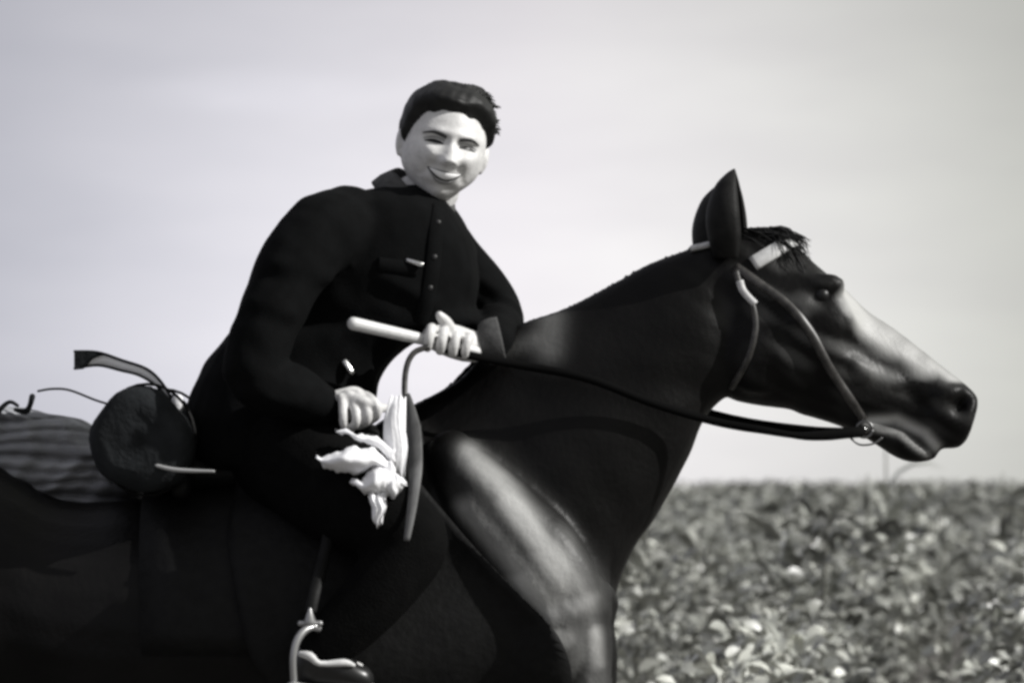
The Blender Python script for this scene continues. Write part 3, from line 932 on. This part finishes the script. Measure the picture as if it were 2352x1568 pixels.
for _ in range(70):                     # wind-blown wisps over the far temple
    a, e_ = random.uniform(1.15, 1.75), random.uniform(.35, .9)
    dv = np.array([math.sin(a) * math.cos(e_), -math.cos(a) * math.cos(e_), math.sin(e_)])
    p = dv * [.100, .106, .132]
    qq = p + np.array([random.uniform(.008, .022), .006, random.uniform(-.008, .010)])
    b.tube([H(p * .93), H((p + qq) / 2 + dv * .004), H(qq)], [.0016, .0013, .0003], n=4, sub=2, round_ends=False)
for _ in range(260):                    # short hairs that break up the hairline
    i_ = random.randrange(len(hp))
    if hp[i_, 1] > .03 or abs(hp[i_, 2] - hl[i_] - .003) > .007: continue
    p = q[i_] * 1.0
    dd_ = np.array([random.uniform(.0, .010), random.uniform(.002, .010), random.uniform(.004, .014)])
    b.tube([H(hp[i_] * .995 - [0, 0, .004]), H(hp[i_] + hd[i_] * .004 + dd_ * .5), H(hp[i_] + hd[i_] * .010 + dd_)], [.0012, .0012, .0008], n=4, sub=1, round_ends=False)
putb('strand', b, M_mhair, hair, kind='stuff')

# jacket: trunk, both sleeves, one cloth surface
jb = MB()
def hrow(y, x0, x1, wy, yc):
    c0, c1 = W(x0, y, yc), W(x1, y, yc)
    t = np.linspace(0, 2 * math.pi, 32, endpoint=False)
    c, h = (c0 + c1) / 2, (c1 - c0) / 2
    ct, st = np.cos(t), np.sin(t)
    e = 2.3
    return c + (np.sign(ct) * np.abs(ct) ** (2 / e))[:, None] * h + (np.sign(st) * np.abs(st) ** (2 / e) * wy)[:, None] * np.array([0, 1, 0])
rows = [(425, 885, 1000, .06, 0), (447, 790, 1018, .10, -.01), (482, 700, 1040, .15, -.01), (550, 640, 1085, .17, -.01), (640, 600, 1100, .175, -.01), (710, 570, 1095, .175, 0), (748, 538, 1115, .165, 0),
        (785, 508, 955, .175, 0), (850, 462, 885, .18, 0), (930, 428, 862, .19, 0), (1000, 424, 830, .20, 0), (1060, 440, 800, .20, 0), (1085, 480, 760, .16, 0)]
rows = cr_interp(np.array(rows, float), 4)
jb.rings([hrow(*r) for r in rows])
jb.tube([W(800, 515, -.10), NS + [.01, 0, -.01], NS * .6 + NE * .4 + [-.012, -.02, 0], NE, NE * .45 + NW_ * .55 + [0, 0, -.005], NW_ + [-.012, 0, 0]], [.085, .085, .072, .064, .056, .045], n=20, sub=5)
jb.tube([W(980, 530, .05), FS, FS * .5 + FE * .5 + [.004, 0, .004], FE, FE * .5 + FW_ * .5, FW_ + [.004, .006, 0]], [.08, .068, .060, .052, .048, .042], n=20, sub=5)
me = fuse(jb, 0.0065, smooth=4, fac=0.5)
jv, jf = arrays(me); jn = normals(me)
d = np.zeros(len(jv))
rr = random.Random(3)
for a, b_, amp, sg in (((560, 690, -.33), (740, 740, -.33), .006, .014), ((600, 780, -.38), (740, 830, -.36), .006, .014), ((560, 900, -.36), (680, 930, -.33), .006, .014),
                       ((620, 600, -.33), (760, 640, -.25), .007, .014), ((880, 640, -.18), (1000, 700, -.15), .007, .014), ((1080, 620, .05), (1180, 690, .05), .008, .012),
                       ((1040, 560, .02), (1130, 600, .05), .007, .012), ((480, 880, -.18), (560, 1000, -.2), .008, .014), ((760, 470, -.16), (860, 520, -.14), .006, .016)):
    d += amp * seg_gauss(jv, W(*a), W(*b_), sg)
    off = np.array([0, 0, -.028])
    d -= .8 * amp * seg_gauss(jv, W(*a) + off, W(*b_) + off, sg)
d += .0035 * vnoise(jv, 28, 21) + .0015 * vnoise(jv, 80, 22)
jv = jv + jn * d[:, None]
jacket = put('jacket', jv, jf, M_jacket, person)
JB = BVHTree.FromPolygons([tuple(p) for p in jv], jf)
def onj(X, Y):
    o = np.array([0, -DIST, EYE])
    loc, nrm, _, _ = JB.ray_cast(Vector(o), Vector(W(X, Y) - o).normalized())
    return (np.array(loc), np.array(nrm)) if loc is not None else (W(X, Y, -.17), np.array([0, -1., 0]))
def lay_j(path, sub=6):
    r = [onj(X, Y) for X, Y in cr_interp(path, sub)]
    return np.array([a for a, _ in r]), np.array([b for _, b in r])
b = MB()      # stand collar round the neck, open at the throat
ring_c = W(966, 440, -.005)
nrm_c = np.array([.50, -.26, .83]); nrm_c /= np.linalg.norm(nrm_c)
u = np.cross(nrm_c, [0, 1., 0]); u /= np.linalg.norm(u); v_ = np.cross(nrm_c, u)
rings = []
for a in np.linspace(0, 2 * math.pi, 49):
    dv = -(math.cos(a) * u * .075 + math.sin(a) * v_ * .068)
    dn = dv / np.linalg.norm(dv)
    wv_ = .003 * math.sin(5 * a + 1)
    lo, hi = ring_c + dv * 1.16 - nrm_c * .034, ring_c + dv * .95 + nrm_c * (.009 + wv_)
    rings.append(np.array([lo, hi, hi + dn * .004 + nrm_c * .003, hi + dn * .009 - nrm_c * .003, (lo + hi) / 2 + dn * .014, lo + dn * .014]))
b.rings(rings)
putb('collar', b, M_collar, jacket)
b = MB(); b.tube([FW_ + [-.012, .008, -.002], FW_ + [.004, .004, .002], FW_ + [.022, .004, .006]], [.046, .051, .050], n=18, sub=3, round_ends=False)
putb('cuff', b, M_collar, jacket)
P, Nn = lay_j([(1008, 478), (1000, 540), (992, 620), (978, 700), (950, 770)])
b = MB(); b.ribbon(smooth_path(P), Nn, .035, .003, .001)
putb('placket', b, M_jacket, jacket)
for X, Y in ((1004, 512), (996, 590), (986, 660)):
    p, q_ = onj(X, Y)
    b = MB(); b.ball(p + q_ * .004, (.006, .004, .006))
    putb('button', b, M_button, jacket)
P, Nn = lay_j([(868, 606), (915, 612), (958, 618)])
b = MB(); b.ribbon(P, Nn, .030, .003, .001)
pk = putb('pocket_flap', b, M_jacket, jacket)
p, q_ = onj(950, 602)
b = MB(); b.tube([p + q_ * .006 + [-.014, 0, .004], p + q_ * .007 + [.014, -.002, -.005]], [.0045, .0055], n=8)
putb('badge_pin', b, M_metal, pk)
p, q_ = onj(796, 840)
b = MB(); b.tube([p + q_ * .004 + [-.006, 0, .010], p + q_ * .006 + [.006, 0, -.010]], [.008, .008], n=10)
putb('cuff_button', b, M_metal, jacket)

# trousers and shoes
tb = MB()
tb.ball(W(640, 1030, 0), (.17, .20, .11))
for s in (-1, 1):
    tb.tube([W(640, 1020, s * .07), W(740, 1100, s * .22), W(895, 1195, s * .335), W(945, 1240, s * .35), W(895, 1325, s * .36), W(800, 1430, s * .37), W(745, 1480, s * .37)], [.13, .115, .09, .078, .072, .062, .056], n=20, sub=5)
me = fuse(tb, 0.008, smooth=4)
tv, tf = arrays(me); tn = normals(me)
tv = tv + tn * (.004 * vnoise(tv, 30, 31))[:, None]
put('trousers', tv, tf, M_trouser, person)
for s in (-1, 1):
    b = MB()
    rows = [(670, 1535, .020, .030), (690, 1520, .036, .048), (730, 1515, .037, .056), (775, 1535, .038, .040), (815, 1548, .038, .030), (845, 1556, .028, .022), (858, 1560, .010, .010)]
    rows = cr_interp(np.array(rows, float), 4)
    t = np.linspace(0, 2 * math.pi, 18, endpoint=False)
    b.rings([W(r[0], r[1], s * .37) + np.stack([0 * t, np.cos(t) * max(r[2], .004), np.sin(t) * max(r[3], .004)], 1) for r in rows])
    shoe = putb('shoe', b, mat('shoe_leather', .010, .35, .5), person)
    b = MB()
    b.rings([W(r[0], r[1], s * .37) + np.stack([0 * t, np.cos(t) * max(r[2], .004) * 1.05, -abs(max(r[3], .004)) + np.sin(t) * .006], 1) for r in rows])
    putb('sole', b, mat('sole_rubber', .30, .5), shoe)

    b = MB()
    for x_, z_ in ((752, 1512), (772, 1520)):
        b.tube([W(x_ - 8, z_ - 8, s * .40), W(x_, z_ - 14, s * .375), W(x_ + 14, z_ - 4, s * .345)], .006, n=6, sub=3)
    b.tube([W(690, 1500, s * .425), W(712, 1505, s * .43), W(735, 1522, s * .425), W(790, 1520, s * .412), W(812, 1526, s * .405)], [.006, .009, .006, .008, .004], n=8, sub=3)
    putb('highlight_strap', b, M_brow, shoe)  # pale straps added in place of highlights on shoe and ankle

# ------------------------------------------------------------------ REINS, STICK, CLOTH
b = MB()
P = cr_interp([W(1985, 990, -.056), W(1955, 992, -.075), W(1850, 1000, -.10), W(1750, 986, -.115), W(1640, 966, -.11), W(1500, 925, -.125), W(1350, 868, -.135), W(1200, 838, -.13), W(1080, 815, -.15), W(1010, 796, -.165)], 6)
b.ribbon(P, np.tile([.1, -1., .15], (len(P), 1)), np.interp(np.arange(len(P)), [0, 3, 9, 14, 20, len(P)], [.012, .024, .024, .014, .018, .018]), .005)
rein = putb('rein', b, M_rein, bridle)
b = MB()
P = cr_interp([W(1985, 990, .056), W(1850, 985, .11), W(1640, 950, .14), W(1350, 850, .14), W(1200, 800, .12), W(1080, 800, -.06), W(1010, 800, -.14)], 6)
b.ribbon(P, np.tile([.1, -1., .15], (len(P), 1)), .018, .005)
putb('rein', b, M_rein, bridle)
b = MB()
P = cr_interp([W(985, 795, -.21), W(950, 810, -.22), W(932, 850, -.23), W(930, 920, -.25), W(942, 985, -.285)], 6)
b.ribbon(P, np.tile([-.25, -1., .1], (len(P), 1)), .012, .004)
putb('rein', b, M_strap, bridle)
b = MB()
P = cr_interp([W(934, 905, -.255), W(948, 985, -.295), W(954, 1070, -.345), W(948, 1150, -.42), W(934, 1240, -.455)], 7)
b.ribbon(P, np.tile([-.35, -1., .1], (len(P), 1)), np.interp(np.linspace(0, 1, len(P)), [0, .25, .55, 1], [.014, .036, .030, .012]), .003)
putb('rein_end', b, M_paler, bridle)
b = MB(); b.tube([W(1955, 1006, -.07), W(1975, 1020, -.07), W(2005, 1018, -.07), W(2025, 1005, -.065)], .0025, n=6, sub=4)
putb('curb_chain', b, M_dullmetal, bridle)

b = MB()
b.tube([SA, SA * .6 + SB * .4, SB], [.0135, .0125, .0115], n=14, sub=5)
putb('riding_stick', b, M_wood, None, label='short white riding stick held in the rider\'s fist', cat='riding stick', base=tuple(SA))

# white cloth bunched under the hand
cb = MB()
def sheet(top, bot, y0, fold, puff, seed, th=.004, m=9):
    """a folded piece of cloth between two survey curves; it bulges towards the camera so that the lower side turns under"""
    top, bot = cr_interp(top, 7), cr_interp(bot, 7)
    q_ = np.random.default_rng(seed)
    ph = q_.uniform(0, 6.28, 4)
    ro = []
    for i, (a, c) in enumerate(zip(top, bot)):
        u_ = i / (len(top) - 1)
        col = []
        for t in np.linspace(0, 1, m):
            x, z = a * (1 - t) + c * t
            y = y0 - puff * math.sin(math.pi * min(1, t * 1.0)) ** .8 * (.35 + .65 * math.sin(math.pi * u_))
            y += fold * (math.sin(17 * u_ + 3 * t + ph[0]) * .6 + math.sin(31 * u_ - 4 * t + ph[1]) * .4)
            e_t = abs(2 * t - 1) ** 2
            col.append(W(x + 4 * math.sin(9 * t + ph[2]), z + 3 * math.sin(14 * u_ + ph[3]) + e_t * (3.2 * math.sin(23 * u_ + ph[1]) + 1.6 * math.sin(51 * u_ + ph[0])), y))
        ro.append(np.array(col))
    cb.rings([np.concatenate([c_, c_[::-1] + [0, th, 0]]) for c_ in ro])
sheet([(722, 1044), (765, 1040), (810, 1024), (850, 1030), (892, 1058)], [(738, 1062), (765, 1080), (800, 1086), (850, 1080), (894, 1078)], -.385, .0025, .070, 1)
sheet([(806, 1104), (838, 1094), (868, 1066), (905, 1062)], [(808, 1112), (840, 1132), (878, 1142), (905, 1126)], -.40, .0035, .055, 3)
sheet([(868, 1086), (892, 1078), (912, 1088), (932, 1104)], [(870, 1136), (892, 1144), (912, 1134), (932, 1110)], -.41, .004, .030, 4)
sheet([(848, 1128), (860, 1132), (874, 1132), (888, 1128)], [(860, 1196), (866, 1206), (874, 1206), (880, 1196)], -.43, .003, .012, 5)
sheet([(892, 912), (905, 908), (918, 908), (930, 912)], [(868, 1088), (892, 1098), (914, 1100), (934, 1096)], -.36, .0018, .020, 6)
sheet([(772, 982), (812, 992), (855, 1000), (905, 1020)], [(774, 990), (812, 1006), (855, 1026), (905, 1060)], -.375, .002, .014, 7)
cv, cf = cb.verts(), cb.f
put('white_cloth', cv, cf, M_cloth, None, label='crumpled white cloth hanging on the saddle under the rider\'s hand', cat='cloth', base=tuple(W(830, 1060, -.33)))

# ------------------------------------------------------------------ CROP FIELD
def leaf(V, F, base, az, el, ln, wd, droop, seg=3, twist=0.0):
    d0 = np.array([math.cos(az), math.sin(az), 0]); sd = np.array([-math.sin(az), math.cos(az), 0])
    sd = sd * math.cos(twist) + np.array([0, 0, 1]) * math.sin(twist)
    o = len(V)
    p = np.array(base, float)
    e_ = el
    prof = [.55, 1.0, .75, .05] if seg == 3 else [.5, .9, 1.0, .7, .05]
    for i in range(seg + 1):
        w = wd * prof[i] / 2
        dip = -.25 * w
        V += [p - sd * w, p + np.array([0, 0, dip]), p + sd * w]
        if i:
            a = o + (i - 1) * 3
            F += [(a, a + 1, a + 4, a + 3), (a + 1, a + 2, a + 5, a + 4)]
        p = p + (d0 * math.cos(e_) + np.array([0, 0, 1]) * math.sin(e_)) * ln / seg
        e_ -= droop / seg
def plant_mesh(kind, r, detail=1.0):
    V, F = [], []
    if kind == 0:                          # tall plant with long arching blades
        h = r.uniform(.85, 1.15)
        for i in range(int(13 * detail)):
            z = h * (.12 + .8 * i / (13 * detail))
            leaf(V, F, (0, 0, z), i * 2.6 + r.uniform(-.5, .5), r.uniform(.6, 1.15), r.uniform(.26, .42), r.uniform(.04, .06), r.uniform(1.2, 2.1), 4, r.uniform(-.5, .5))
    else:                                  # bushy plant with broad leaves
        h = r.uniform(.65, .95)
        for i in range(int(165 * detail)):
            z = h * (1 - .9 * r.random() ** 1.5); rad = r.uniform(.02, .30) * (1.15 - z / h * .5); a = r.uniform(0, 6.28)
            leaf(V, F, (math.cos(a) * rad, math.sin(a) * rad, z), a + r.uniform(-.9, .9), r.uniform(-.6, 1.1), r.uniform(.045, .08), r.uniform(.026, .046), r.uniform(.4, 1.4), 3, r.uniform(-1.2, 1.2))
    return np.array(V), F, h
def stem_mesh(h):
    b = MB(); b.tube([(0, 0, -.02), (0.01, 0, h * .5), (0, .01, h)], [.013, .010, .004], n=6)
    return b
protos = []
r = random.Random(5)
for i in range(10):
    kind = 0 if i < 5 else 1
    V, F, h = plant_mesh(kind, r)
    st = stem_mesh(h)
    sm_ = to_mesh('crop_stem', st.verts(), st.f); sm_.materials.append(M_stem)
    lm = to_mesh('crop_leaves', V, F); lm.materials.append(M_leaf if i % 2 == 0 else M_leaf2)
    protos.append((sm_, lm, V, F, h))
# rows run away from the camera, a little to the right
pos = []
dirx, diry = .16, .987
for ri in range(-22, 46):
    off = ri * .95
    for k_ in range(0, 170):
        s_ = k_ * .40
        x = -6 + off + dirx * s_ + r.uniform(-.12, .12)
        y = 3.4 + diry * s_ + r.uniform(-.1, .1) + (.2 if ri % 2 else 0)
        pos.append((x, y))
cand = []
for x, y in pos:
    dd = y + DIST
    px = 512 + x / dd * SCALE * DIST
    if -260 < px < 1330 and dd < 60:
        cand.append((dd, x, y, px))
cand.sort()
vis = [c for c in cand if c[3] > 560][:285]
vs = set((c[1], c[2]) for c in vis)
for dd, x, y, px in vis:
    sm_, lm, V, F, h = protos[r.randrange(5) if (dd > 15 and r.random() < .18) else 5 + r.randrange(5)]
    o = bpy.data.objects.new('crop_plant', sm_)
    o.location = (x, y, 0); o.rotation_euler = (r.uniform(-.1, .1), r.uniform(-.1, .1), r.uniform(0, 6.28))
    k_ = r.uniform(.78, 1.22) * (1.25 if dd > 13 and r.random() < .22 else 1)
    o.scale = (k_, k_, k_)
    tag(o, 'leafy crop plant in the rows of the field behind the horse', 'crop plant', 'crop plants in the field')
    COL.objects.link(o)
    c = bpy.data.objects.new('leaves', lm); c.parent = o
    c['kind'] = 'stuff'
    COL.objects.link(c)
for px, dd, k_ in ((866, 19, 1.42), (887, 20, 1.58), (942, 21, 1.42), (1003, 22, 1.45)):
    sm_, lm, V, F, h = protos[r.choice((0, 2, 4))]
    o = bpy.data.objects.new('tall_crop_plant', sm_)
    k2 = k_ / h
    o.location = ((px - 512) / (SCALE * DIST) * dd, dd - DIST, 0); o.rotation_euler = (0, 0, r.uniform(0, 6.28)); o.scale = (k2 * .75, k2 * .75, k2)
    tag(o, 'tall narrow leaved plant rising above the crop into the sky', 'crop plant', 'tall plants standing above the crop')
    COL.objects.link(o)
    c = bpy.data.objects.new('leaves', lm); c.parent = o; c['kind'] = 'stuff'
    COL.objects.link(c)
# the rest of the field, one mass
lowp = []
for i in range(6):                          # far plants: fewer, larger leaves
    V, F = [], []
    h = r.uniform(.7, 1.0)
    for _ in range(22):
        z = h * (1 - .8 * r.random() ** 1.4); a = r.uniform(0, 6.28); rad = r.uniform(.02, .34)
        leaf(V, F, (math.cos(a) * rad, math.sin(a) * rad, z), a + r.uniform(-.9, .9), r.uniform(-.4, 1.0), r.uniform(.10, .19), r.uniform(.06, .11), r.uniform(.4, 1.2), 3, r.uniform(-1.2, 1.2))
    lowp.append((np.array(V), F))
lowm = [plant_mesh(0 if i < 2 else 1, r, .6 if i < 2 else .42)[:2] for i in range(8)]
VV, FF, o_ = [], [], 0
def mass(x, y, V, F, k_):
    global o_
    a = r.uniform(0, 6.28); ca, sa = math.cos(a), math.sin(a)
    Q = np.stack([V[:, 0] * ca - V[:, 1] * sa, V[:, 0] * sa + V[:, 1] * ca, V[:, 2]], 1) * k_ + [x, y, 0]
    VV.append(Q); FF.append(np.array(F) + o_); o_ += len(Q)
for dd, x, y, px in cand:
    if (x, y) in vs: continue
    if dd > 30 or px < -40 or px > 1090:
        V, F = lowp[r.randrange(6)]
        mass(x, y, V, F, r.uniform(.85, 1.2)); continue
    V, F = lowm[r.randrange(2) if r.random() < .2 else 2 + r.randrange(6)]
    mass(x, y, V, F, r.uniform(.85, 1.2) * (1.25 if r.random() < .15 else 1))
for _ in range(4600):
    dd = 58 * (260 / 58) ** (r.random())
    px = r.uniform(-260, 1330)
    V, F = lowp[r.randrange(6)]
    mass((px - 512) / (SCALE * DIST) * dd, dd - DIST, V, F, r.uniform(.9, 1.4) * (1 + dd / 260))
put('crop_field', np.concatenate(VV), [tuple(q_) for q_ in np.concatenate(FF).tolist()], M_leafm, kind='stuff', label='rest of the leafy crop reaching to the horizon')

# ------------------------------------------------------------------ BUNDLE behind the bedroll
pack = thing('rolled_mat_pack', 'grey pack of stacked rolled mats on the horse\'s rump behind the bedroll', 'pack', tuple(W(120, 1120, .2)))
rings = []
xs = np.linspace(0, 1, 40)
for Y in np.linspace(930, 1168, 72):
    xr = np.interp(Y, [928, 945, 958, 985, 1010, 1040, 1168], [40, 100, 150, 195, 222, 300, 320])
    k_ = (Y - 930) / 238
    x = -120 + (xr + 120) * xs
    sc = abs(math.sin(math.pi * k_ * 8))
    yy = .03 - .055 * math.sin(math.pi * min(1, k_ * .8 + .12)) - .020 * sc ** .6
    yy = yy + .10 * xs ** 6 + .006 * np.sin(xs * 21 + Y * .05) + .004 * np.sin(xs * 47 + Y * .11)
    fr = np.array([W(a, Y + 5 * math.sin(a * .02 + k_ * 9), q_) for a, q_ in zip(x, yy)])
    bk = fr[::-1] * [1, 0, 1] + [0, .36, 0]
    rings.append(np.concatenate([fr, bk]))
b = MB(); b.rings(rings)
mat_o = putb('ridged_mat', b, M_mat, pack)
b = MB()
b.tube([W(-20, 975, -.02), W(0, 940, -.03), W(22, 922, -.03), W(40, 930, -.03)], [.005, .006, .005, .004], n=6, sub=4)
b.tube([W(36, 940, -.03), W(58, 944, -.03), W(68, 932, -.03), W(74, 910, -.03)], [.005, .008, .006, .007], n=6, sub=3)
putb('cord', b, M_roll, pack)
